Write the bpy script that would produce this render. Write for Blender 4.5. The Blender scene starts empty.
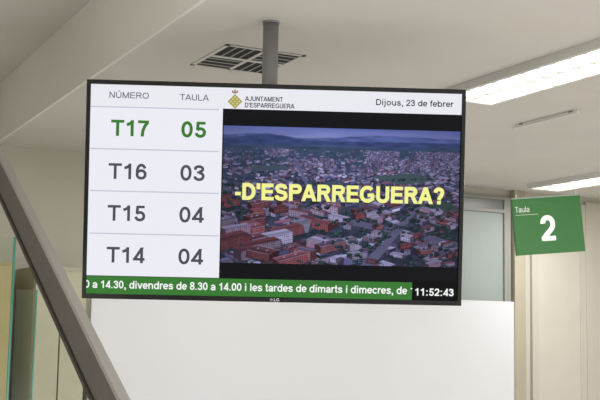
import bpy, bmesh, math, random
import numpy as np
from mathutils import Vector, Matrix
random.seed(7)
C = bpy.context.scene.collection
S = bpy.context.scene
S.view_settings.view_transform = 'Standard'
S.view_settings.look = 'None'

# ------------------------------------------------------------------ camera
F = 1100.0
TH, PI_, RO = math.radians(26.6), math.radians(6.74), math.radians(1.1)
CAM = Vector((0, 0, 1.6))
def frame(th, p):
    away = Vector((math.sin(th)*math.cos(p), math.cos(th)*math.cos(p), math.sin(p)))
    right = Vector((math.cos(th), -math.sin(th), 0))
    return right, away, right.cross(away)
r0, fwd, u0 = frame(TH, PI_)
camR = r0*math.cos(RO) + u0*math.sin(RO)
camU = u0*math.cos(RO) - r0*math.sin(RO)
cd = bpy.data.cameras.new('camera'); cam = bpy.data.objects.new('camera', cd); C.objects.link(cam)
cd.lens = F/600*36; cd.sensor_width = 36; cd.clip_start = .02
m = Matrix((camR, camU, -fwd)).transposed().to_4x4(); m.translation = CAM
cam.matrix_world = m; S.camera = cam
def ray(px, py): return fwd + camR*((px-300)/F) + camU*((200-py)/F)
def at(px, py, d): return CAM + ray(px, py)*d
def onz(px, py, z): r = ray(px, py); return CAM + r*((z-CAM.z)/r.z)
def onY(px, py, y): r = ray(px, py); return CAM + r*(y/r.y)
def onX(px, py, x): r = ray(px, py); return CAM + r*(x/r.x)

# ------------------------------------------------------------------ materials
def lin(c):
    return tuple(((v/255)/12.92 if v/255 <= .04045 else ((v/255+.055)/1.055)**2.4) for v in c)
def mat(name, rgb, rough=.6, metal=0, emit=0, noise=0, scale=8, spec=.5, emis_rgb=None, bump=0):
    M = bpy.data.materials.new(name); M.use_nodes = True
    nt = M.node_tree; b = nt.nodes['Principled BSDF']
    c = lin(rgb)
    b.inputs['Base Color'].default_value = (*c, 1)
    b.inputs['Roughness'].default_value = rough; b.inputs['Metallic'].default_value = metal
    b.inputs['Specular IOR Level'].default_value = spec
    if noise or bump:
        tc = nt.nodes.new('ShaderNodeTexCoord'); n = nt.nodes.new('ShaderNodeTexNoise')
        n.inputs['Scale'].default_value = scale; n.inputs['Detail'].default_value = 5
        nt.links.new(tc.outputs['Object'], n.inputs['Vector'])
        if noise:
            rp = nt.nodes.new('ShaderNodeValToRGB')
            rp.color_ramp.elements[0].position = .3; rp.color_ramp.elements[1].position = .7
            rp.color_ramp.elements[0].color = (*[v*(1-noise) for v in c], 1)
            rp.color_ramp.elements[1].color = (*[min(1, v*(1+noise)) for v in c], 1)
            nt.links.new(n.outputs['Fac'], rp.inputs['Fac']); nt.links.new(rp.outputs['Color'], b.inputs['Base Color'])
        if bump:
            bp = nt.nodes.new('ShaderNodeBump'); bp.inputs['Strength'].default_value = bump; bp.inputs['Distance'].default_value = .002
            nt.links.new(n.outputs['Fac'], bp.inputs['Height']); nt.links.new(bp.outputs['Normal'], b.inputs['Normal'])
    if emit:
        b.inputs['Emission Color'].default_value = (*lin(emis_rgb or rgb), 1); b.inputs['Emission Strength'].default_value = emit
    return M
def screen_mat(name, rgb, k=1.0):
    M = mat(name, (4, 4, 5), rough=.4, emit=k, emis_rgb=rgb, spec=.1); return M
def glass_mat(name, rgb, a=.75):
    M = bpy.data.materials.new(name); M.use_nodes = True; nt = M.node_tree
    out = nt.nodes['Material Output']; b = nt.nodes['Principled BSDF']
    b.inputs['Base Color'].default_value = (*lin(rgb), 1); b.inputs['Roughness'].default_value = .08
    t = nt.nodes.new('ShaderNodeBsdfTransparent'); t.inputs['Color'].default_value = (.95, .98, .95, 1)
    mx = nt.nodes.new('ShaderNodeMixShader'); mx.inputs[0].default_value = a
    nt.links.new(b.outputs[0], mx.inputs[1]); nt.links.new(t.outputs[0], mx.inputs[2]); nt.links.new(mx.outputs[0], out.inputs['Surface'])
    return M
M_ceil = mat('ceiling_paint', (226, 223, 219), .9, noise=.02, scale=3, bump=.05)
M_wall = mat('wall_paint', (202, 199, 186), .9, noise=.03, scale=2)
M_fascia = mat('fascia_paint', (250, 248, 245), .85, noise=.02, scale=3)
M_floor = mat('floor_stone', (202, 198, 192), .35, noise=.1, scale=6)
M_board = mat('white_laminate', (226, 227, 232), .5, noise=.015, scale=1.2)
M_cream = mat('cream_paint', (202, 198, 186), .7, noise=.02)
M_tan = mat('tan_trim', (182, 174, 156), .6, noise=.04)
M_grey = mat('grey_frame', (150, 150, 146), .5)
M_steel = mat('brushed_steel', (100, 96, 93), .42, metal=.15, noise=.08, scale=20)
M_pole = mat('pole_paint', (150, 150, 152), .4, metal=.3, noise=.03, scale=20)
M_black = mat('black_plastic', (12, 12, 13), .25, spec=.5, noise=.1, scale=40)
M_dark = mat('duct_shade', (30, 30, 31), .8)
M_white = mat('white_enamel', (230, 230, 228), .4)
M_wire = mat('steel_wire', (190, 190, 188), .4, metal=.5)

# ------------------------------------------------------------------ mesh helpers
def link(name, bm, M, parent=None, smooth=False):
    me = bpy.data.meshes.new(name); bmesh.ops.recalc_face_normals(bm, faces=bm.faces) if len(bm.faces) else None
    bm.to_mesh(me); bm.free()
    o = bpy.data.objects.new(name, me); C.objects.link(o)
    if M: me.materials.append(M)
    if parent: o.parent = parent
    if smooth:
        for p in me.polygons: p.use_smooth = True
    return o
def box(bm, x0, x1, y0, y1, z0, z1, bev=0):
    g = bmesh.ops.create_cube(bm, size=1)['verts']
    bmesh.ops.scale(bm, vec=(abs(x1-x0), abs(y1-y0), abs(z1-z0)), verts=g)
    bmesh.ops.translate(bm, vec=((x0+x1)/2, (y0+y1)/2, (z0+z1)/2), verts=g)
    if bev:
        es = list({e for v in g for e in v.link_edges})
        bmesh.ops.bevel(bm, geom=es, offset=bev, segments=2, affect='EDGES', profile=.6)
def cyl(bm, p0, p1, r, seg=24, r2=None):
    p0, p1 = Vector(p0), Vector(p1); d = p1-p0
    g = bmesh.ops.create_cone(bm, cap_ends=True, segments=seg, radius1=r, radius2=r if r2 is None else r2, depth=d.length)['verts']
    rot = Vector((0, 0, 1)).rotation_difference(d.normalized()).to_matrix().to_4x4()
    rot.translation = (p0+p1)/2
    bmesh.ops.transform(bm, matrix=rot, verts=g)
def tag(o, label, cat, group=None):
    o['label'] = label; o['category'] = cat
    if group: o['group'] = group
    return o
def empty(name, loc, label, cat, group=None, rot=None):
    o = bpy.data.objects.new(name, None); C.objects.link(o); o.empty_display_size = .1
    if rot is not None:
        mm = rot.to_4x4(); mm.translation = Vector(loc); o.matrix_world = mm
    else: o.location = loc
    return tag(o, label, cat, group)
def struct(name, bm, M): o = link(name, bm, M); o['kind'] = 'structure'; return o
def sbox(name, M, *a, **k): bm = bmesh.new(); box(bm, *a, **k); return struct(name, bm, M)
def pbox(name, M, par, *a, **k): bm = bmesh.new(); box(bm, *a, **k); return link(name, bm, M, par)

# ------------------------------------------------------------------ a plain grotesque alphabet built from strokes (cap height = 1)
def ell(cx, cy, rx, ry, a0, a1, n=22, p=2.15):
    out = []
    for i in range(n+1):
        a = math.radians(a0+(a1-a0)*i/n); c, s = math.cos(a), math.sin(a)
        out.append((cx+rx*math.copysign(abs(c)**(2/p), c), cy+ry*math.copysign(abs(s)**(2/p), s)))
    return out
def glyph(ch, w):
    """advance and strokes: 'P' butt-ended, 'C' closed, 'D' cut level (left edges), 'V' upright stem, 'B' block"""
    h = w/2; X = .735; P = []
    def v(x, y0=0, y1=1): P.append(('V', x, y0, y1))
    def hz(y, x0, x1): P.append(('B', x0, x1, y-h*.92, y+h*.92))
    def pl(pts): P.append(('P', pts))
    def cl(pts): P.append(('C', pts))
    t, b = 1-h*.92, h*.92
    def dot(x, y0): P.append(('V', x, y0, y0+w*.95))
    if ch == ' ': return .39, P
    if ch in '0123456789':
        l, r, c = .05+h, .726-h, .388; adv = .776; rx = (r-l)/2
        if ch == '0': cl(ell(c, .5, rx, .5-h*.92, 0, 360, 40))
        elif ch == '1': v(.47); pl([(.47, .90), (.38, .815), (.27, .75), (.14, .71)])
        elif ch == '2': pl([(.06+h, .68)]+ell(c, 1-h*.92-.25, rx, .25, 165, -32, 20)+[(.50, .42), (.30, .25), (.19, .14), (.14, h*.92)]); hz(b, .04, .72)
        elif ch == '3':
            pl([(.07+h, .70)]+ell(c-.01, .755, rx-.02, .245-h*.92, 155, -88, 18)); pl(ell(c, .295, rx, .295-h*.92, 88, -160, 20)+[(.05+h, .29)]); P.append(('B', c-.12, c+.03, .54-h*.8, .54+h*.8))
        elif ch == '4': v(.56); hz(.225+h*.2, .03, .75); P.append(('D', .03, .25, .50, 1))
        elif ch == '5': hz(t, .19, .68); pl([(.25, .97), (.165+h*.5, .47)]); pl([(.15+h*.5, .47)]+ell(c, .325, rx, .325-h*.92, 118, -160, 22)+[(.05+h, .29)])
        elif ch == '6': cl(ell(c+.005, .325, rx, .325-h*.92, 0, 360, 36)); pl(ell(c+.01, .5, rx, .5-h*.92, 28, 192, 20))
        elif ch == '7': hz(t, .05, .72); pl([(.66, .90), (.48, .66), (.36, .36), (.32, 0)])
        elif ch == '8': cl(ell(c, .76, rx-.03, .24-h*.92+.02, 0, 360, 30)); cl(ell(c, .285, rx, .285-h*.92, 0, 360, 30))
        elif ch == '9': cl(ell(c-.005, .675, rx, .325-h*.92, 0, 360, 36)); pl(ell(c-.01, .5, rx, .5-h*.92, 208, 372, 20))
        return adv, P
    if ch == 'A': P[:] = [('D', .0, 0, .50-w*.55, 1), ('D', 1.0-w*1.1, 0, .50-w*.55, 1)]; hz(.30, .24, .76); return 1.0, P
    if ch == 'D': v(.09+h); pl([(.09+h, t), (.42, t)]+ell(.42, .5, .52-h, .5-h*.92, 90, -90, 24)+[(.09+h, b)]); return 1.0, P
    if ch == 'E': v(.09+h); hz(t, .1, .86); hz(.52, .1, .82); hz(b, .1, .88); return .93, P
    if ch == 'G': pl(ell(.545, .5, .50-h, .5-h*.92, 42, 305, 34)+[(.99-h, .20)]); P.append(('V', .99-h, .14, .50)); hz(.45, .56, .98); return 1.09, P
    if ch == 'J': pl([(.66-h, 1), (.66-h, .32)]+ell(.345, .30, .315-h, .30-h*.92, 0, -170, 18)); return .776, P
    if ch == 'L': v(.09+h); hz(b, .1, .80); return .853, P
    if ch == 'M': v(.09+h); v(1.07-h); P.append(('D', .09, 1, .58-w*.54, 0)); P.append(('D', 1.07-w*1.1, 1, .58-w*.54, 0)); return 1.16, P
    if ch == 'N': v(.09+h); v(.91-h); P.append(('D', .09, 1, .91-w*1.15, 0)); return 1.0, P
    if ch in 'UÚ':
        pl([(.08+h, 1), (.08+h, .38)]+ell(.5, .36, .42-h, .36-h*.92, 180, 360, 24)+[(.92-h, .38), (.92-h, 1)])
        if ch == 'Ú': P.append(('D', .42, 1.07, .54, 1.27))
        return 1.0, P
    if ch == 'O': cl(ell(.545, .5, .50-h, .5-h*.92, 0, 360, 40)); return 1.09, P
    if ch in 'PR':
        v(.09+h); pl([(.09+h, t), (.56, t)]+ell(.58, .715, .33-h, .285-h*.92, 90, -90, 18)+[(.09+h, .43+h*.92)])
        if ch == 'R': P.append(('D', .47, .46, 1.0-w*1.2, 0)); return 1.0, P
        return .93, P
    if ch == 'S':
        pl([(.87-h, .70)]+ell(.465, .735, .385-h, .265-h*.92, 25, 180, 18)[:-1]+[(.09+h, .71), (.13+h, .625), (.29, .56), (.50, .51), (.70, .455), (.87-h-.01, .38), (.88-h, .29)]+ell(.465, .285, .415-h, .285-h*.92, -6, -160, 20)+[(.05+h, .31)]); return .93, P
    if ch == 'T': v(.425); hz(t, .02, .83); return .85, P
    if ch == '?': pl([(.08+h, .69)]+ell(.42, .72, .34-h, .28-h*.92, 160, -30, 18)+[(.56, .47), (.46, .38), (.43, .26)]); dot(.43, 0); return .853, P
    if ch == "'": P.append(('V', .165, .64, 1)); return .33, P
    if ch == '-': hz(.36, .05, .42); return .465, P
    if ch == '.': dot(.19, 0); return .388, P
    if ch == ',': dot(.19, 0); P.append(('D', .10, -.2, .14, .02)); return .388, P
    if ch == ':': dot(.23, 0); dot(.23, X-w*.95); return .465, P
    xt = X-h*.92; rr = .375-h; cy = X/2; ry = X/2-h*.92
    if ch == 'o': cl(ell(.425, cy, rr, ry, 0, 360, 34)); return .853, P
    if ch == 'c': pl(ell(.41, cy, rr-.01, ry, 35, 325, 28)); return .776, P
    if ch == 'e': pl(ell(.40, cy, rr-.01, ry, 0, 322, 32)); hz(cy, .1, .76-h*.6); return .776, P
    if ch == 'd': cl(ell(.41, cy, rr-.02, ry, 0, 360, 34)); v(.78-h); return .853, P
    if ch == 'b': cl(ell(.445, cy, rr-.02, ry, 0, 360, 34)); v(.07+h); return .853, P
    if ch == 'a': pl([(.07+h, .50)]+ell(.38, X-.24, .31-h*.8, .24-h*.92, 150, 0, 16)+[(.69-h*.8, .14), (.72-h*.8, 0)]); pl([(.69-h*.8, .42), (.50, .39)]+ell(.34, .205, .29-h, .215-h*.92, 80, 330, 20)+[(.62, .19)]); return .776, P
    if ch == 'i': v(.19, 0, X); dot(.19, 1-w*.9); return .388, P
    if ch == 'j': dot(.19, 1-w*.9); pl([(.19, X), (.19, -.12), (.14, -.2), (.0, -.215)]); return .388, P
    if ch == 'l': v(.19); return .388, P
    if ch == 't': pl([(.22, .97), (.22, .2), (.27, h), (.45, h)]); hz(xt, .03, .43); return .465, P
    if ch == 'f': pl([(.22, 0), (.22, .82), (.28, t), (.46, t)]); hz(xt, .03, .43); return .465, P
    if ch == 'r': v(.08+h, 0, X); pl([(.08+h, .42), (.15+h, xt-.05), (.30, xt), (.53, xt)]); return .543, P
    if ch == 'n': v(.08+h, 0, X); pl([(.08+h, .42)]+ell(.43, .42, .345-h, X-.42-h*.92, 180, 0, 20)+[(.775-h, 0)]); return .853, P
    if ch == 'm':
        v(.08+h, 0, X); pl([(.08+h, .45)]+ell(.36, .45, .28-h*.5, X-.45-h*.92, 180, 0, 16)+[(.64-h*.5, 0)]); pl([(.64-h*.5, .45)]+ell(.90-h*.6, .45, .28-h*.6, X-.45-h*.92, 180, 0, 16)+[(1.16-h, 0)]); return 1.24, P
    if ch == 'u': v(.775-h, 0, X); pl([(.08+h, X)]+ell(.43, .32, .345-h, .32-h*.92, 180, 360, 20)+[(.775-h, .34)]); return .853, P
    if ch == 'v': P.append(('D', .01, X, .388-w*.54, 0)); P.append(('D', .766-w*1.08, X, .388-w*.54, 0)); return .776, P
    if ch == 's':
        pl([(.72-h, .52)]+ell(.385, X-.2, .31-h, .2-h*.92, 30, 170, 14)+[(.11+h, X-.24), (.22, X-.31), (.40, .385), (.58, .32), (.71-h, .24)]+ell(.39, .205, .33-h, .205-h*.92, 0, -155, 16)+[(.04+h, .22)]); return .776, P
    raise ValueError(ch)
def text_geo(s, w, k, trk=0):
    """strokes keep their weight while letter widths are scaled by k"""
    vs, fs = [], []; x = 0
    def quad(a, b, c, d):
        n = len(vs); vs.extend((a, b, c, d)); fs.append((n, n+1, n+2, n+3))
    def un(a, b): L_ = math.hypot(b[0]-a[0], b[1]-a[1]); return ((b[0]-a[0])/L_, (b[1]-a[1])/L_)
    for ch in s:
        adv, st = glyph(ch, w)
        for e in st:
            if e[0] == 'V': cx = (x+e[1])*k; quad((cx-w/2, e[2]), (cx+w/2, e[2]), (cx+w/2, e[3]), (cx-w/2, e[3]))
            elif e[0] == 'B': quad(((x+e[1])*k, e[3]), ((x+e[2])*k, e[3]), ((x+e[2])*k, e[4]), ((x+e[1])*k, e[4]))
            elif e[0] == 'D':
                _, x0, y0, x1, y1 = e; dx = (x1-x0)*k
                ww = min(w*math.hypot(dx, y1-y0)/abs(y1-y0), w*1.25)
                c0, c1 = (x+x0+w*.54)*k, (x+x1+w*.54)*k
                pts = ((c0-ww/2, y0), (c0+ww/2, y0), (c1+ww/2, y1), (c1-ww/2, y1))
                quad(*(pts if y1 > y0 else pts[::-1]))
            else:
                q_ = [((x+q[0])*k, q[1]) for q in e[1]]
                p = [q for i, q in enumerate(q_) if i == 0 or math.hypot(q[0]-q_[i-1][0], q[1]-q_[i-1][1]) > 1e-5]
                closed = e[0] == 'C'
                if closed and math.hypot(p[0][0]-p[-1][0], p[0][1]-p[-1][1]) < 1e-4: p = p[:-1]
                n = len(p); A, B = [], []
                for i in range(n):
                    d0 = un(p[i-1], p[i]) if (i > 0 or closed) else None
                    d1 = un(p[i], p[(i+1) % n]) if (i < n-1 or closed) else None
                    d0 = d0 or d1; d1 = d1 or d0
                    nx, ny = -(d0[1]+d1[1]), d0[0]+d1[0]; L_ = math.hypot(nx, ny) or 1; nx /= L_; ny /= L_
                    m_ = max(.6, nx*-d0[1]+ny*d0[0]); q = w/2/m_
                    A.append((p[i][0]+nx*q, p[i][1]+ny*q)); B.append((p[i][0]-nx*q, p[i][1]-ny*q))
                for i in range(n if closed else n-1):
                    j = (i+1) % n; quad(B[i], B[j], A[j], A[i])
        x += adv - trk
    return vs, fs
def text_obj(name, s, x0, x1, zbase, cap, y, M, parent, w=.18, trk=0):
    """flat lettering in the parent's x/z plane, facing -y"""
    target = (x1-x0)/cap; k = 1.0
    for _ in range(5):
        vs, fs = text_geo(s, w, k, trk); a = min(v[0] for v in vs); b = max(v[0] for v in vs); k *= target/(b-a)
    sx = (x1-x0)/(b-a)
    me = bpy.data.meshes.new(name)
    me.from_pydata([(x0+(v[0]-a)*sx, y, zbase+v[1]*cap) for v in vs], [], fs); me.update()
    o = bpy.data.objects.new(name, me); C.objects.link(o); me.materials.append(M); o.parent = parent
    return o

# ------------------------------------------------------------------ key dimensions
ZC = at(271, 22, 3.30).z
D = onz(300, 172, ZC).y
X0 = onz(105, 69, ZC).x
ZH = onX(55, 36, X0).z
XL, XR, YB = -1.6, 7.5, -2.5

# ------------------------------------------------------------------ room shell
sbox('floor', M_floor, XL, XR, YB, D, -.1, 0)
sbox('ceiling', M_ceil, X0, XR, YB, D, ZC, ZH+.15)
sbox('ceiling_high', M_ceil, XL, X0, YB, D, ZH, ZH+.15)
sbox('trim_1', M_fascia, X0-.012, X0, YB, D, ZC-.004, ZH)
sbox('wall_left', M_wall, XL-.12, XL, YB, D, 0, ZH)
sbox('wall_right', M_wall, XR, XR+.12, YB, D, 0, ZC)
sbox('wall_back', M_wall, XL, XR, D, D+.15, 0, ZH+.15)
sbox('baseboard_back', M_tan, XL, XR, D-.015, D, 0, .09)

# window behind the screen
wx0, wx1 = onY(425, 250, D).x, onY(508, 250, D).x
wz1, wz0 = onY(486, 196, D).z, onY(486, 312, D).z
wt = onY(486, 209, D).z
bm = bmesh.new(); t = .05; y0, y1 = D-.03, D
box(bm, wx0, wx0+t, y0, y1, wz0, wz1); box(bm, wx1-t, wx1, y0, y1, wz0, wz1)
box(bm, wx0+t, wx1-t, y0, y1, wz1-.02, wz1); box(bm, wx0+t, wx1-t, y0, y1, wz0, wz0+.05)
box(bm, wx0+t, wx1-t, y0, y1, wt-.02, wt)
w = struct('window_1', bm, M_grey)
g = pbox('upper_pane', mat('transom_glass', (124, 128, 124), .3), w, wx0+t, wx1-t, D-.015, D-.002, wt, wz1-.02)
g = pbox('pane', mat('frosted_glass', (152, 161, 158), .5, noise=.04, scale=3), w, wx0+t, wx1-t, D-.015, D-.002, wz0+.05, wt-.02)

# pilaster, door and panelling to the right
def wx(px, y=None): return onY(px, 320, y or D).x
sbox('trim_2', M_tan, wx(515, D-.06), wx(526, D-.06), D-.06, D, 0, ZC)
dx0, dx1 = wx(530), wx(584)
dz = onY(555, 203, D).z
bm = bmesh.new()
box(bm, dx0, dx0+.05, D-.025, D, 0, dz); box(bm, dx1-.05, dx1, D-.025, D, 0, dz); box(bm, dx0+.05, dx1-.05, D-.025, D, dz-.05, dz)
fr = struct('door_1', bm, M_cream)
pbox('door_leaf', mat('door_cream', (208, 204, 192), .6, noise=.02), fr, dx0+.05, dx1-.05, D-.019, D-.003, .005, dz-.05)
bm = bmesh.new(); x = dx1+.004
while x < dx1+1.6:
    box(bm, x, x+.155, D-.025, D-.003, .09, dz+.02, bev=.003); x += .158
struct('trim_3', bm, M_cream)

# ------------------------------------------------------------------ white partition
YP = D-.4
bx0, bx1 = onY(89, 350, YP).x, onY(513, 350, YP).x
bz = onY(490, 301, YP).z
p = empty('partition_screen', ((bx0+bx1)/2, YP, 0), 'wide white freestanding partition panel below the hanging screen', 'partition')
hw = (bx1-bx0)/2
pbox('panel', M_board, p, -hw+.006, hw-.006, -.012, .012, .06, bz-.008, bev=.003)
bm = bmesh.new()
box(bm, -hw, -hw+.006, -.012, .012, 0, bz); box(bm, hw-.006, hw, -.012, .012, 0, bz); box(bm, -hw+.006, hw-.006, -.012, .012, bz-.008, bz)
link('edge_band', bm, mat('white_edge', (228, 228, 230), .5), p)
for s in (-hw+.12, hw-.12): pbox('foot', M_grey, p, s-.03, s+.03, -.2, .2, 0, .06, bev=.005)

# ------------------------------------------------------------------ cabinets left
YK = D-.02
def cabinet(pl_, pr_, pt_, label, M_cab, nd):
    kx0, kx1 = onY(pl_, 350, YK-.42).x, onY(pr_, 350, YK-.42).x
    kz = onY(pr_, pt_, YK-.42).z
    k = empty('storage_cabinet', ((kx0+kx1)/2, YK-.21, 0), label, 'cabinet', 'storage cabinets along the back wall')
    kw = (kx1-kx0)/2
    pbox('body', M_cab, k, -kw, kw, -.19, .21, 0, kz)
    for i in range(nd):
        dw = 2*kw/nd; a = -kw+.003 + i*dw; d = pbox('door', M_cab, k, a, a+dw-.006, -.212, -.19, .06, kz-.02, bev=.003)
        hb = bmesh.new(); hx = a+dw-.05 if i == 0 else a+.04
        cyl(hb, (hx, -.235, 1.0), (hx, -.235, 1.16), .006, 12); cyl(hb, (hx, -.235, 1.01), (hx, -.205, 1.01), .004, 8); cyl(hb, (hx, -.235, 1.15), (hx, -.205, 1.15), .004, 8)
        link('handle', hb, M_wire, d, True)
cabinet(32, 85, 268, 'tall pale olive beige storage cabinet behind the diagonal stair beam', mat('beige_laminate', (182, 180, 156), .5, noise=.04), 2)
cabinet(-40, 9, 262, 'yellowish brown wood cabinet seen through glass at the far left', mat('yellow_wood', (178, 160, 112), .5, noise=.12, scale=5), 2)

# ------------------------------------------------------------------ glass panels
M_glass = glass_mat('green_glass', (200, 215, 195), .95)
M_gedge = mat('glass_edge_glow', (84, 158, 138), .2, emit=.06)  # slight glow added to brighten the glass edges
def glass(px_l, px_r, py_t, y, label, ew=.008):
    a, b = onY(px_l, 300, y).x, onY(px_r, 300, y).x; z = onY(px_r, py_t, y).z
    e = empty('glass_screen', ((a+b)/2, y, 0), label, 'glass panel', 'glass screens beside the stair'); h = (b-a)/2
    pbox('glass_pane', M_glass, e, -h, h-ew, -.004, .004, .04, z)
    pbox('polished_edge', M_gedge, e, h-ew, h, -.005, .005, .04, z)
    pbox('floor_channel', M_grey, e, -h, h, -.02, .02, 0, .04)
glass(-60, 13, 237, 4.3, 'tall clear glass screen with a teal edge at the far left', .008)
glass(16, 37, 290, 4.42, 'shorter clear glass screen just right of the taller glass edge', .005)

# ------------------------------------------------------------------ stair beam
X1 = .62
a = onX(0, 176, X1); b = onX(106, 400, X1)
sl = (a.z-b.z)/(a.y-b.y)
def zy(y): return b.z + (y-b.y)*sl
ytop = b.y + (ZH-.07-b.z)/sl; ybot = b.y + (.07-b.z)/sl
st = empty('stair_beam', (X1, ybot, 0), 'grey metal stair beam sloping diagonally across the lower left corner', 'beam')
def slope_bar(name, M, x0, x1, h0, h1):
    bm = bmesh.new(); vs = []
    for (y) in (ybot, ytop):
        for (x, h) in ((x0, h0), (x1, h0), (x1, h1), (x0, h1)):
            vs.append(bm.verts.new((x-X1, y-ybot, zy(y)+h)))
    for q in ((0, 1, 2, 3), (4, 5, 6, 7), (0, 1, 5, 4), (1, 2, 6, 5), (2, 3, 7, 6), (3, 0, 4, 7)): bm.faces.new([vs[i] for i in q])
    bmesh.ops.bevel(bm, geom=list(bm.edges), offset=.002, segments=2, affect='EDGES')
    return link(name, bm, M, st)
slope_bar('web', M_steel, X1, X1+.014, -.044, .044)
slope_bar('top_flange', mat('lit_edge_steel', (172, 169, 165), .35, metal=.1), X1-.005, X1+.018, .044, .054)  # highlight along the upper edge put into a paler steel colour
slope_bar('bottom_flange', mat('shaded_edge_steel', (66, 63, 60), .45, metal=.1), X1-.004, X1+.018, -.060, -.044)  # shade along the lower edge put into a darker steel colour

# ------------------------------------------------------------------ ceiling pole
pc = onz(271, 22, ZC)
tvR, tvA, tvU = frame(math.radians(24.4), math.radians(6.7))
DT = 3.19
tvc = at(274.3, 193.2, DT)
pole_bot = tvc.z - .12
po = empty('ceiling_pole', (pc.x, pc.y, ZC), 'grey tubular ceiling pole holding up the information screen', 'pole')
bm = bmesh.new(); cyl(bm, (0, 0, pole_bot-ZC), (0, 0, -.004), .0235, 40); link('tube', bm, M_pole, po, False)
for q in po.children: 
    for f in q.data.polygons: f.use_smooth = len(f.vertices) == 4
bm = bmesh.new(); cyl(bm, (0, 0, -.006), (0, 0, 0), .026, 40); link('ceiling_flange', bm, M_pole, po)

# ------------------------------------------------------------------ television
rot = Matrix((tvR, tvA, tvU)).transposed()
tv = empty('information_screen', tvc, 'large black flat information screen hanging from the grey ceiling pole', 'television', rot=rot)
def L(px, py):
    r = ray(px, py); t = (tvc-CAM).dot(tvA)/r.dot(tvA); q = CAM + r*t - tvc
    return q.dot(tvR), q.dot(tvU)
K = DT/F
tl, tr, br, bl = L(86, 79), L(465, 90), L(462, 306), L(83, 298)
HX0, HX1 = (tl[0]+bl[0])/2, (tr[0]+br[0])/2
HZ1, HZ0 = (tl[1]+tr[1])/2, (bl[1]+br[1])/2
def rect(xl, xr, yt, yb):
    xm, ym = (xl+xr)/2, (yt+yb)/2
    return L(xl, ym)[0], L(xr, ym)[0], L(xm, yb)[1], L(xm, yt)[1]
BZ = .012
bm = bmesh.new(); box(bm, HX0, HX1, .004, .03, HZ0, HZ1, bev=.004)
box(bm, HX0+.15, HX1-.15, .03, .058, HZ0+.04, HZ1-.2, bev=.01)
link('casing', bm, M_black, tv)
sx0, sx1, sz0, sz1 = HX0+BZ, HX1-BZ, HZ0+.0145, HZ1-.013
bm = bmesh.new()
box(bm, HX0, sx0, -.006, .006, HZ0, HZ1, bev=.0015); box(bm, sx1, HX1, -.006, .006, HZ0, HZ1, bev=.0015)
box(bm, sx0-.001, sx1+.001, -.006, .006, HZ0, sz0, bev=.0015); box(bm, sx0-.001, sx1+.001, -.006, .006, sz1, HZ1, bev=.0015)
link('bezel', bm, M_black, tv)
dsp = pbox('display', screen_mat('display_black', (10, 11, 14), 1.0), tv, sx0, sx1, 0, .004, sz0, sz1)
def flat(name, M, xa, xb, za, zb, lay, parent=dsp):
    xa, xb, za, zb = max(xa, sx0), min(xb, sx1), max(za, sz0), min(zb, sz1)
    me = bpy.data.meshes.new(name); y = -.0004*lay
    me.from_pydata([(xa, y, za), (xb, y, za), (xb, y, zb), (xa, y, zb)], [], [(0, 1, 2, 3)]); me.update()
    o = bpy.data.objects.new(name, me); C.objects.link(o); me.materials.append(M); o.parent = parent; return o
W1 = screen_mat('header_white', (234, 234, 241)); W2 = screen_mat('table_white', (236, 236, 245)); LN = screen_mat('row_line', (196, 198, 212))
GR = screen_mat('ticker_green', (58, 122, 52)); BK = screen_mat('clock_black', (6, 7, 9))
a = rect(86, 465, 85, 110); flat('header_bar', W1, *a, 1)
hdr = a
b = rect(86, 221, 106, 276.5); flat('number_table', W2, b[0], b[1], b[2], hdr[2]+.0005, 1)
for y in (108, 150, 192, 234.5):
    r_ = rect(90, 219, y-.6, y+.6); flat('row_line', LN, *r_, 2)
tk = rect(86, 412, 279, 298); flat('ticker_bar', GR, *tk, 1)
clk = rect(412, 465, 279, 303); flat('clock_panel', BK, clk[0], clk[1], sz0, tk[3]+.004, 4)
flat('video_backdrop', screen_mat('video_black', (14, 15, 20)), b[1], sx1, tk[3]+.002, hdr[2], 1)

# -------- aerial town picture (painted as vertex colours on a fine grid)
W, H = 640, 370
img = np.zeros((H, W, 3)); yy, xx = np.mgrid[0:H, 0:W].astype(float)
rng = np.random.RandomState(11)
def smooth_noise(n, amp, seed):
    r = np.random.RandomState(seed); p = r.rand(n+2)
    xs = np.linspace(0, n, W); i = xs.astype(int); f = xs-i; f = f*f*(3-2*f)
    return (p[i]*(1-f)+p[i+1]*f)*amp
def field(nx, ny, seed):
    r = np.random.RandomState(seed).rand(ny+2, nx+2); u = xx/W*nx; v_ = yy/H*ny; i, j = u.astype(int), v_.astype(int); fu, fv = u-i, v_-j
    fu = fu*fu*(3-2*fu); fv = fv*fv*(3-2*fv)
    return (r[j, i]*(1-fu)+r[j, i+1]*fu)*(1-fv)+(r[j+1, i]*(1-fu)+r[j+1, i+1]*fu)*fv
sky = np.array([122, 136, 186.]); sky2 = np.array([178, 180, 208.])
t_ = np.clip(yy/30, 0, 1)[..., None]; img[:] = sky*(1-t_)+sky2*t_
img += (field(7, 40, 8)[..., None]-.5)*24
for base, amp, n, col, sd in ((24, 18, 3, (106, 120, 162), 1), (33, 12, 5, (74, 90, 126), 2), (44, 8, 6, (76, 96, 120), 3), (52, 6, 9, (72, 92, 104), 6)):
    ln = base + smooth_noise(n, amp, sd) - amp/2 + smooth_noise(40, 1.8, sd+30) - (9*np.exp(-((np.arange(W)-110)/80)**2) if sd < 3 else 0)
    k_ = np.clip((yy-ln[None, :])/2.5, 0, 1)[..., None]; sh_ = 1+(field(26, 60, sd+50)[..., None]-.5)*.3
    img = img*(1-k_)+np.array(col, float)*sh_*k_
k_ = np.clip((yy-56)/10, 0, 1)[..., None]; tt = np.clip((yy-56)/280, 0, 1)[..., None]
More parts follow.
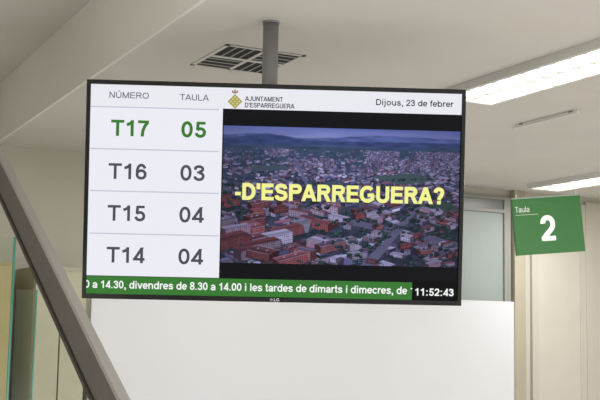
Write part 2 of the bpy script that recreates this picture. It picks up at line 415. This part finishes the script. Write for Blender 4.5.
gr = np.array([82, 96, 112.])*(1-tt)+np.array([58, 62, 74.])*tt + (field(44, 60, 4)[..., None]-.5)*38
img = img*(1-k_)+gr*k_
dens = field(9, 11, 23)
def poly(pts, col):
    pts = np.array(pts, float); x0, y0 = np.floor(pts.min(0)).astype(int); x1, y1 = np.ceil(pts.max(0)).astype(int)+1
    x0, y0, x1, y1 = max(x0, 0), max(y0, 0), min(x1, W), min(y1, H)
    if x0 >= x1 or y0 >= y1: return
    X, Y = xx[y0:y1, x0:x1]+.5, yy[y0:y1, x0:x1]+.5; mk = np.ones(X.shape, bool); n = len(pts)
    ar = sum(pts[i][0]*pts[(i+1) % n][1]-pts[(i+1) % n][0]*pts[i][1] for i in range(n)); sg = 1 if ar > 0 else -1
    for i in range(n):
        ax, ay = pts[i]; bx_, by = pts[(i+1) % n]
        mk &= sg*((bx_-ax)*(Y-ay)-(by-ay)*(X-ax)) >= 0
    img[y0:y1, x0:x1][mk] = col
def blob(cx, cy, r, col):
    x0, y0, x1, y1 = int(max(cx-r-1, 0)), int(max(cy-r, 0)), int(min(cx+r+2, W)), int(min(cy+r+1, H))
    if x0 >= x1 or y0 >= y1: return
    mk = ((xx[y0:y1, x0:x1]-cx)/r)**2 + ((yy[y0:y1, x0:x1]-cy)/(r*.7))**2 < 1
    img[y0:y1, x0:x1][mk] = col
def tree(cx, cy, r):
    c = np.array((46, 66, 62.))*(.75+rng.rand()*.5); blob(cx, cy, r, c*.7); blob(cx-.2*r, cy-.25*r, r*.7, c*1.25)
roofs = [(148, 96, 100), (158, 104, 104), (126, 92, 106), (166, 154, 170), (108, 104, 128), (186, 178, 190), (150, 92, 92), (130, 122, 142)]
walls = [(172, 162, 178), (206, 197, 205), (132, 121, 144), (170, 144, 152), (106, 103, 130)]
def building(cx, cy, w, d, h, rc, wc, win=True, sk=.26, flip=1, rim=False):
    ux, uy = w*flip, w*sk; vx, vy = -d*.75*flip, d*.32
    p0 = (cx, cy); p1 = (cx+ux, cy-uy); p2 = (cx+ux+vx, cy-uy-vy); p3 = (cx+vx, cy-vy)
    up = lambda q, e=0: (q[0], q[1]-h-e)
    if w > 12: poly([(p0[0], p0[1]+2), (p1[0]+3*flip, p1[1]+2), up(p1), up(p0)], (42, 46, 58))
    poly([p0, p1, up(p1), up(p0)], wc)
    poly([p3, p0, up(p0), up(p3)], tuple(np.array(wc)*.52))
    if rim: poly([up(p0, -1.2), up(p1, -1.2), up(p2, 1.2), up(p3, 1.2)], (202, 190, 198))
    poly([up(p0), up(p1), up(p2), up(p3)], rc)
    mid = lambda a, b: ((a[0]+b[0])/2, (a[1]+b[1])/2)
    if w > 8: poly([up(p0), up(p1), mid(up(p1), up(p2)), mid(up(p0), up(p3))], tuple(np.array(rc)*.8))
    if rim:
        for f_ in (.3, .7):
            m_ = (up(p0)[0]*(1-f_)+up(p1)[0]*f_+vx*.5, up(p0)[1]*(1-f_)+up(p1)[1]*f_-vy*.5); poly([(m_[0]-3, m_[1]+1), (m_[0]+2, m_[1]-.5), (m_[0]+2, m_[1]-4), (m_[0]-3, m_[1]-2.5)], (190, 180, 192))
    if win and h > 8:
        nf = max(2, int(h/5)); nw = max(3, int(w/5))
        for i in range(nf):
            for j in range(nw):
                fx = (j+.25)/nw; bx_ = p0[0]+ux*fx; by = p0[1]-uy*fx-h*(i+.3)/nf
                poly([(bx_, by), (bx_+ux/nw*.5, by-uy/nw*.5), (bx_+ux/nw*.5, by-uy/nw*.5-h/nf*.45), (bx_, by-h/nf*.45)], tuple(np.array(wc)*(.4 if rng.rand() < .7 else .75)))
            for j in range(3):
                fx = (j+.25)/3; bx_ = p3[0]-vx*fx; by = p3[1]+vy*fx-h*(i+.3)/nf
                poly([(bx_, by), (bx_-vx/6, by+vy/6), (bx_-vx/6, by+vy/6-h/nf*.45), (bx_, by-h/nf*.45)], tuple(np.array(wc)*.3))
y = 60.
while y < H+40:
    s = 2.2 + (y-58)*.074
    n = int(W/(s*1.2))
    for i in range(n):
        cx = rng.rand()*W*1.1-W*.05; cy = y+rng.rand()*s
        dn = dens[int(min(max(cy, 0), H-1)), int(min(max(cx, 0), W-1))]
        fade = np.clip((180-y)/120, 0, 1)
        q = rng.rand(); pt = .2 if dn > .43 else .8
        if y < 84: pt = .35 if dn > .54 else .93
        if q < pt:
            if rng.rand() < .42: continue
            tree(cx, cy, s*.5) if fade < .3 else blob(cx, cy, s*.5, np.array((68, 90, 100.))*(.85+rng.rand()*.3))
        else:
            rc = np.array(roofs[rng.randint(len(roofs))], float)*(.75+rng.rand()*.5); wc = np.array(walls[rng.randint(len(walls))], float)*(.75+rng.rand()*.5)
            if rng.rand() < .14: rc = np.array((212, 208, 220.))
            rc = rc*(1-fade*.3)+np.array((140, 146, 176.))*fade*.3; wc = wc*(1-fade*.3)+np.array((140, 146, 176.))*fade*.3
            building(cx, cy, s*(.6+rng.rand()**2*2.2), s*(.5+rng.rand()*.8), s*(.3+rng.rand()*.6), rc, wc, s > 9, sk=.12+rng.rand()*.22, flip=1 if rng.rand() < .7 else -1)
    y += s*.55
kx = W/560
sc_ = lambda P_: [(a_*kx, b_*kx) for a_, b_ in P_]
poly(sc_([(350, 113), (450, 102), (512, 116), (420, 131)]), (86, 108, 98)); poly(sc_([(440, 177), (540, 168), (560, 187), (466, 200)]), (74, 96, 82)); poly(sc_([(60, 96), (140, 89), (164, 98), (84, 106)]), (84, 106, 104))
def tree_line(x0, y0, x1, y1, n, r):
    for i in range(n): u = rng.rand(); tree((x0+(x1-x0)*u)*kx+rng.randn(), (y0+(y1-y0)*u)*kx+rng.randn()*r*.5, r*(.7+rng.rand()*.6))
poly(sc_([(328, 326), (360, 326), (486, 160), (481, 158)]), (118, 114, 128)); poly(sc_([(0, 151), (4, 144), (320, 217), (312, 226)]), (112, 108, 126)); poly(sc_([(308, 229), (322, 217), (560, 263), (560, 273)]), (114, 110, 126)); poly(sc_([(168, 76), (172, 76), (238, 198), (226, 199)]), (120, 118, 142))
tree_line(0, 138, 310, 212, 50, 4); tree_line(340, 300, 486, 152, 40, 5); tree_line(330, 214, 560, 254, 40, 5); tree_line(350, 124, 500, 112, 30, 3); tree_line(292, 176, 390, 166, 24, 3.5)
# apartment blocks near the viewer: clusters of differing direction and size
cols = [((160, 92, 94), (176, 98, 94)), ((154, 90, 94), (198, 172, 178)), ((178, 166, 178), (186, 148, 154)), ((124, 106, 122), (182, 112, 108)), ((194, 184, 192), (208, 196, 202))]
cl_ = []
for (gx_, gy_, n_, fl_, big, pr) in ((40, 226, 5, 1, 1.25, 0), (150, 216, 4, 1, 1.1, 0), (250, 242, 4, -1, 1.15, 1), (60, 290, 5, 1, 1.75, 0), (190, 300, 4, 1, 1.7, 0), (300, 280, 4, -1, 1.25, 0), (40, 358, 4, 1, 2.0, 1), (150, 372, 3, 1, 2.0, 0), (275, 352, 4, -1, 1.5, 3), (350, 322, 4, 1, 1.2, 4), (345, 240, 4, 1, .9, 0)):
    for i in range(n_):
        cl_.append((gx_+rng.randn()*30*big, gy_+rng.randn()*10*big, (20+rng.rand()*26)*big, (11+rng.rand()*7)*big, (9+rng.rand()*8)*big, fl_ if rng.rand() < .88 else -fl_, pr if rng.rand() < .62 else rng.randint(5)))
for i in range(30):
    cy = 222+i*5.2+rng.rand()*5; cx = 400+rng.rand()*235
    if abs(cx/kx-(486-(cy/kx-160)*.9)) < 22: continue
    cl_.append((cx, cy, 14+rng.rand()*20, 11+rng.rand()*8, 6+rng.rand()*8, 1 if rng.rand() < .6 else -1, rng.choice([1, 2, 3, 4, 0])))
cl_.sort(key=lambda q: q[1])
for (cx, cy, w_, d_, h_, fl_, c_) in cl_:
    f_ = .78+rng.rand()*.34; rc, wc = cols[c_]
    building(cx, cy, w_, d_, h_, tuple(np.array(rc)*f_), tuple(np.array(wc)*f_), flip=fl_, sk=.14+rng.rand()*.16, rim=rng.rand() < .4)
    if rng.rand() < .6: tree_line(cx/kx, (cy+5)/kx, (cx+w_*fl_)/kx, (cy+5-w_*.2)/kx, 6, 4)
for i in range(340):
    cx = rng.rand()*W; cy = 170+rng.rand()*(H-170)
    if dens[int(cy), int(cx)] < (.56 if cx > 370 else .36): tree(cx, cy, 3+rng.rand()*4)
img += rng.randn(H, W, 1)*3
p_ = np.pad(img, ((1, 1), (1, 1), (0, 0)), 'edge')
img = (p_[1:-1, 1:-1]*2+p_[:-2, 1:-1]+p_[2:, 1:-1]+p_[1:-1, :-2]+p_[1:-1, 2:])/6
vg = 1-.28*((xx/W-.5)**2*4)*.6
img = np.clip(img*vg[..., None]*np.array([.74, .755, .92]), 0, 255)/255
lim = np.where(img <= .04045, img/12.92, ((img+.055)/1.055)**2.4)
va = rect(222, 461, 128.5, 265)
xa, xb, za, zb = va; xb = min(xb, sx1-.002)
vx = np.linspace(xa, xb, W); vz = np.linspace(zb, za, H)
co = np.zeros((H, W, 3)); co[..., 0] = vx[None, :]; co[..., 1] = -.0008; co[..., 2] = vz[:, None]
idx = np.arange(H*W).reshape(H, W)
fc = np.stack([idx[1:, :-1], idx[1:, 1:], idx[:-1, 1:], idx[:-1, :-1]], -1).reshape(-1, 4)
me = bpy.data.meshes.new('town_picture'); me.vertices.add(H*W); me.vertices.foreach_set('co', co.ravel())
me.loops.add(fc.size); me.loops.foreach_set('vertex_index', fc.ravel().astype(np.int32))
me.polygons.add(len(fc)); me.polygons.foreach_set('loop_start', np.arange(0, fc.size, 4, dtype=np.int32))
me.update(calc_edges=True); me.validate()
ca = me.color_attributes.new('picture', 'FLOAT_COLOR', 'POINT')
ca.data.foreach_set('color', np.concatenate([lim, np.ones((H, W, 1))], -1).ravel().astype(np.float32))
Mp = bpy.data.materials.new('aerial_town_picture'); Mp.use_nodes = True; nt = Mp.node_tree; bs = nt.nodes['Principled BSDF']
bs.inputs['Base Color'].default_value = (.002, .002, .002, 1); bs.inputs['Roughness'].default_value = .4; bs.inputs['Specular IOR Level'].default_value = .1
an = nt.nodes.new('ShaderNodeAttribute'); an.attribute_name = 'picture'
nt.links.new(an.outputs['Color'], bs.inputs['Emission Color']); bs.inputs['Emission Strength'].default_value = 1.0
me.materials.append(Mp); pic = bpy.data.objects.new('town_picture', me); C.objects.link(pic); pic.parent = dsp

# -------- lettering on the display
GREY = screen_mat('text_grey', (92, 94, 102)); DK = screen_mat('text_dark', (78, 80, 86)); DK2 = screen_mat('text_small', (52, 54, 60)); GN = screen_mat('text_green', (58, 122, 46))
WT = screen_mat('text_white', (244, 246, 244)); YL = screen_mat('text_yellow', (242, 243, 148)); BR = screen_mat('crest_brown', (140, 92, 72)); GO = screen_mat('crest_gold', (168, 160, 76))
def T(s, xl, xr, base, cap, M, w=.18, lay=3, name='lettering', trk=0):
    xm = (xl+xr)/2
    return text_obj(name, s, L(xl, base-3)[0], L(xr, base-3)[0], L(xm, base)[1], cap*K, -.0004*lay, M, dsp, w, trk)
T('NÚMERO', 109.5, 149, 98.3, 6, GREY, .15); T('TAULA', 180, 209, 100.5, 6, GREY, .15)
T('T17', 111, 149, 136.2, 16, GN, .195, name='queue_number'); T('05', 181.3, 206, 137.6, 16, GN, .195, name='queue_number')
T('T16', 108.5, 146.6, 179.2, 15.6, DK, .18, name='queue_number'); T('03', 180.3, 204.6, 180.8, 15.6, DK, .18, name='queue_number')
T('T15', 107.5, 145.2, 221, 15.6, DK, .18, name='queue_number'); T('04', 179.3, 203.8, 222.6, 15.6, DK, .18, name='queue_number')
T('T14', 106.5, 144.6, 262.8, 15.6, DK, .18, name='queue_number'); T('04', 178.3, 203.1, 264.4, 15.6, DK, .18, name='queue_number')
T('AJUNTAMENT', 245, 283, 101.4, 4.7, DK2, .17); T("D'ESPARREGUERA", 245, 294.5, 108, 4.7, DK2, .17)
T('Dijous, 23 de febrer', 376, 453.5, 106.2, 6.2, DK2, .165)
T('0 a 14.30, divendres de 8.30 a 14.00 i les tardes de dimarts i dimecres, de 1', 84.6, 413.5, 291, 7.6, WT, .17, name='ticker_text')
T('11:52:43', 415, 453.5, 295.8, 7.4, WT, .19, lay=6, name='clock_text')
T("-D'ESPARREGUERA?", 235, 444, 202, 16.8, YL, .225, lay=5, name='headline_text', trk=.03)
def lozenges(name, M, cells, lay):
    vs, fs = [], []
    for (cx, cy, rx, ry) in cells:
        n = len(vs)
        for (a_, b_) in ((-rx, 0), (0, ry), (rx, 0), (0, -ry)):
            q = L(cx+a_, cy+b_); vs.append((q[0], -.0004*lay, q[1]))
        fs.append((n, n+1, n+2, n+3))
    me = bpy.data.meshes.new(name); me.from_pydata(vs, [], fs); me.update()
    o = bpy.data.objects.new(name, me); C.objects.link(o); me.materials.append(M); o.parent = dsp
lozenges('crest_shield', GO, [(235, 101.5, 7.4, 7.4)], 2)
lozenges('crest_pattern', screen_mat('crest_pale', (210, 206, 160)), [(235+dx_*2.1, 101.5+dy_*2.1, 1.15, 1.15) for dx_, dy_ in ((0, -2), (-1, -1), (1, -1), (-2, 0), (0, 0), (2, 0), (-1, 1), (1, 1), (0, 2))], 3)
lozenges('crest_crown', BR, [(232.8, 91.5, .9, 1.5), (235, 91.0, 1, 1.8), (237.2, 91.5, .9, 1.5), (235, 92.8, 3.2, .8)], 3)
# maker badge on the bezel
Mb = mat('badge_grey_glow', (215, 215, 218), .3, emit=.5)  # unlit badge given a glow so its letters stand out
q0 = L(269.5, 302)[0]; zb_ = HZ0+.0030
bd = text_obj('maker_badge', 'LG', q0+.0125, q0+.0275, zb_, .0085, -.0075, Mb, tv, .15)
bm = bmesh.new(); ec = Vector((q0+.005, -.0065, zb_+.0042))
cyl(bm, ec+Vector((0, -.0006, 0)), ec+Vector((0, .0006, 0)), .0042, 28)
em = link('maker_emblem', bm, mat('emblem_grey_glow', (140, 136, 138), .4, emit=.2), tv)  # emblem brightened by a faint glow of its own
# mount behind the set
bm = bmesh.new(); box(bm, -.11, .11, .058, .066, -.12, .12, bev=.002)
ploc = rot.transposed() @ (Vector((pc.x, pc.y, tvc.z)) - tvc)
box(bm, ploc.x-.045, ploc.x+.045, .066, max(.075, ploc.y-.02), -.06, .06)
link('mount_plate', bm, mat('mount_black', (30, 30, 32), .5), tv)

# ------------------------------------------------------------------ ceiling vent
v = [onz(*q, ZC) for q in ((193, 62), (228, 44), (301, 57), (266, 75))]
vx0 = (v[0].x+v[1].x)/2; vx1 = (v[2].x+v[3].x)/2; vy0 = (v[0].y+v[3].y)/2; vy1 = (v[1].y+v[2].y)/2
ve = empty('ceiling_vent', ((vx0+vx1)/2, (vy0+vy1)/2, ZC), 'square grey louvred air vent in the ceiling beside the pole', 'vent')
hx, hy = (vx1-vx0)/2, (vy1-vy0)/2
f_ = .014; zt = -.0015; d = .011
M_vent = mat('vent_enamel', (222, 221, 218), .5); M_lou = mat('louvre_grey', (178, 177, 174), .6)
pbox('duct_shade_sheet', M_dark, ve, -hx+f_, hx-f_, -hy+f_, hy-f_, zt, 0)  # flat dark sheet in place of the shade inside the duct
bm = bmesh.new()
box(bm, -hx, hx, -hy, -hy+f_, -.003, 0); box(bm, -hx, hx, hy-f_, hy, -.003, 0); box(bm, -hx, -hx+f_, -hy+f_, hy-f_, -.003, 0); box(bm, hx-f_, hx, -hy+f_, hy-f_, -.003, 0)
box(bm, -d*.6, d*.6, -hy+f_, hy-f_, -.003, zt); box(bm, -hx+f_, -d*.6, -d, d, -.003, zt); box(bm, d*.6, hx-f_, -d, d, -.003, zt)
link('vent_frame', bm, M_vent, ve)
ns = 4
for s in (-1, 1):
    for u in (-1, 1):
        for i in range(1, ns):
            if s*u > 0:
                yy_ = (d+(hy-f_-d)*i/ns)*u; xa_, xb_ = sorted((s*d*.6, s*(hx-f_)))
                pbox('louvre', M_lou, ve, xa_, xb_, yy_-.0045, yy_+.0045, -.0026, zt)
            else:
                x_ = (d*.6+(hx-f_-d*.6)*i/ns)*s; ya_, yb_ = sorted((u*d, u*(hy-f_)))
                pbox('louvre', M_lou, ve, x_-.0026, x_+.0026, ya_, yb_, -.0026, zt)

# ------------------------------------------------------------------ ceiling lights
M_tube = mat('lit_tube', (255, 252, 246), .5, emit=4.0); M_refl = mat('lit_reflector', (250, 248, 242), .4, emit=1.0); M_blade = mat('louvre_blade', (205, 203, 198), .5, emit=.2)
def light_fixture(xa, xb, ya, yb, label, n):
    e = empty('ceiling_light', ((xa+xb)/2, (ya+yb)/2, ZC), label, 'light', 'linear lights on the ceiling'); hx, hy = (xb-xa)/2, (yb-ya)/2
    bm = bmesh.new(); w_ = .018; h = .03
    box(bm, -hx, -hx+w_, -hy, hy, -h, 0); box(bm, hx-w_, hx, -hy, hy, -h, 0); box(bm, -hx+w_, hx-w_, -hy, -hy+w_, -h, 0); box(bm, -hx+w_, hx-w_, hy-w_, hy, -h, 0)
    link('housing', bm, M_white, e)
    pbox('reflector', M_refl, e, -hx+w_, hx-w_, -hy+w_, hy-w_, -.006, -.001)
    for s in (-.5, .5):
        bm = bmesh.new(); cyl(bm, (s*hx, -hy+w_, -.014), (s*hx, hy-w_, -.014), .008, 16); link('tube', bm, M_tube, e, False)
    bm = bmesh.new()
    for i in range(1, n):
        y_ = -hy+2*hy*i/n; box(bm, -hx+w_, hx-w_, y_-.0025, y_+.0025, -.029, -.0225)
    box(bm, -.003, .003, -hy+w_, hy-w_, -.0285, -.0228)
    link('louvre_grid', bm, M_blade, e)
    ld = bpy.data.lights.new('lamp', 'AREA'); ld.shape = 'RECTANGLE'; ld.size = 2*hx-.05; ld.size_y = 2*hy-.05; ld.energy = 20; ld.color = (1, .99, .96)
    lo = bpy.data.objects.new('lamp', ld); C.objects.link(lo); lo.parent = e; lo.location = (0, 0, -.045)
    return e
a1, a2, b1, b2 = onz(600, 37, ZC), onz(458, 85, ZC), onz(600, 68, ZC), onz(470, 104, ZC)
lx0 = (a1.x+a2.x)/2; lx1 = (b1.x+b2.x)/2; ly1 = (a2.y+b2.y)/2
light_fixture(lx0, lx1, ly1-2.4, ly1, 'long bright fluorescent ceiling light at the upper right, nearest to the screen', 30)
c1, c2, e1, e2 = onz(600, 171, ZC), onz(535, 183, ZC), onz(600, 181, ZC), onz(550, 188, ZC)
l2x0 = (c1.x+c2.x)/2; l2x1 = (e1.x+e2.x)/2; l2y = min((c2.y+e2.y)/2, D-.05)
light_fixture(l2x0, l2x1, l2y-1.5, l2y, 'smaller bright ceiling light in the distance above the green table sign', 18)

# ceiling rail
g0, g1_ = onz(513, 125, ZC), onz(579, 109, ZC); gx = (g0.x+g1_.x)/2
ra = empty('ceiling_rail', (gx, (g0.y+g1_.y)/2, ZC), 'short thin pale rail fixed under the ceiling between the two lights', 'rail'); hl = abs(g0.y-g1_.y)/2
bm = bmesh.new(); box(bm, -.008, .008, -hl, hl, -.018, -.008, bev=.002); link('bar', bm, M_white, ra)
for s in (-hl+.05, hl-.05): pbox('bracket', M_grey, ra, -.005, .005, s-.008, s+.008, -.008, 0)

# ------------------------------------------------------------------ green sign
DS = 4.8
sR, sA, sU = frame(TH-math.radians(6), 0)
rr = math.radians(5.3)
sR, sU = sR*math.cos(rr)+sU*math.sin(rr), sU*math.cos(rr)-sR*math.sin(rr)
rr2 = Matrix((sR, sA, sU)).transposed()
sc = at(548.5, 225.3, DS)
ks = DS/F; sw, sh = 70.5*ks/2, 56.5*ks/2
sg = empty('hanging_sign', sc, 'green hanging table sign with a large white number two, below the ceiling lights', 'sign', rot=rr2)
M_sg = mat('sign_green_glow', (58, 120, 60), .5, noise=.02, emit=.03); M_sgd = mat('sign_dark_green', (36, 92, 52), .5)  # faint glow added to the green, the sign itself is unlit
pbox('board', M_sg, sg, -sw, sw, -.004, .004, -sh, sh, bev=.001)
pbox('top_rail', mat('sign_rail', (160, 172, 160), .4), sg, -sw, sw, -.007, .007, sh-.001, sh+.005)
pbox('side_strip', M_sgd, sg, -sw-.004, -sw, -.006, .006, -sh, sh)
M_st = mat('sign_white_glow', (245, 247, 244), .5, emit=.2); M_st2 = mat('sign_pale_glow', (215, 225, 212), .5, emit=.08)  # white print lifted by a glow, it is no light source
text_obj('sign_number', '2', -8.6*ks, 6.6*ks, -15.5*ks, 25.5*ks, -.0048, M_st, sg, .2)
text_obj('lettering', 'Taula', -33*ks, -18.5*ks, 14.5*ks, 5.8*ks, -.0048, M_st2, sg, .13)
pbox('rule_line', M_st2, sg, -33*ks, -10*ks, -.0048, -.0042, 11.7*ks, 12.1*ks)
M_line = mat('pale_cord', (205, 203, 199), .7, spec=.1)
for s in (-sw+.02, sw-.02):
    top = rr2.transposed() @ Vector((0, 0, 1))
    p0 = Vector((s, 0, sh+.006)); wpz = (sc + rr2 @ p0).z; ln = ZC-wpz
    bm = bmesh.new(); cyl(bm, p0, p0+top*ln, .0003, 8); link('hanging_wire', bm, M_line, sg)
    bm = bmesh.new(); cyl(bm, p0-Vector((0, 0, .002)), p0+Vector((0, 0, .012)), .004, 12); link('wire_clip', bm, M_wire, sg)

# ------------------------------------------------------------------ light
wd = bpy.data.worlds.new('world'); S.world = wd; wd.use_nodes = True
wd.node_tree.nodes['Background'].inputs['Color'].default_value = (1, .992, .978, 1); wd.node_tree.nodes['Background'].inputs['Strength'].default_value = .82
def area(x, y, sx, sy, e, z=None, rx=0, ry=0):
    ld = bpy.data.lights.new('unseen_lamp', 'AREA'); ld.shape = 'RECTANGLE'; ld.size = sx; ld.size_y = sy; ld.energy = e; ld.color = (1, .985, .955)
    o = bpy.data.objects.new('unseen_lamp', ld); C.objects.link(o); o.location = (x, y, z or ZC-.06); o.rotation_euler = (rx, ry, 0)
area(2.4, -1.2, .3, 2.0, 46); area(4.2, .2, .3, 2.0, 40); area(5.9, 2.0, .3, 2.2, 32); area(-.6, 1.2, .4, 1.5, 12, ZH-.1)  # added area lights without fixtures, like further troffers out of view
area(1.9, D-1.4, 2.0, .3, 12)
# unseen area lights aimed up, added only to brighten the ceilings
area(2.6, -.8, 1.6, 1.0, 26, .9, math.radians(160)); area(-.7, 1.6, .8, 1.2, 12, .9, math.radians(165), math.radians(-10))
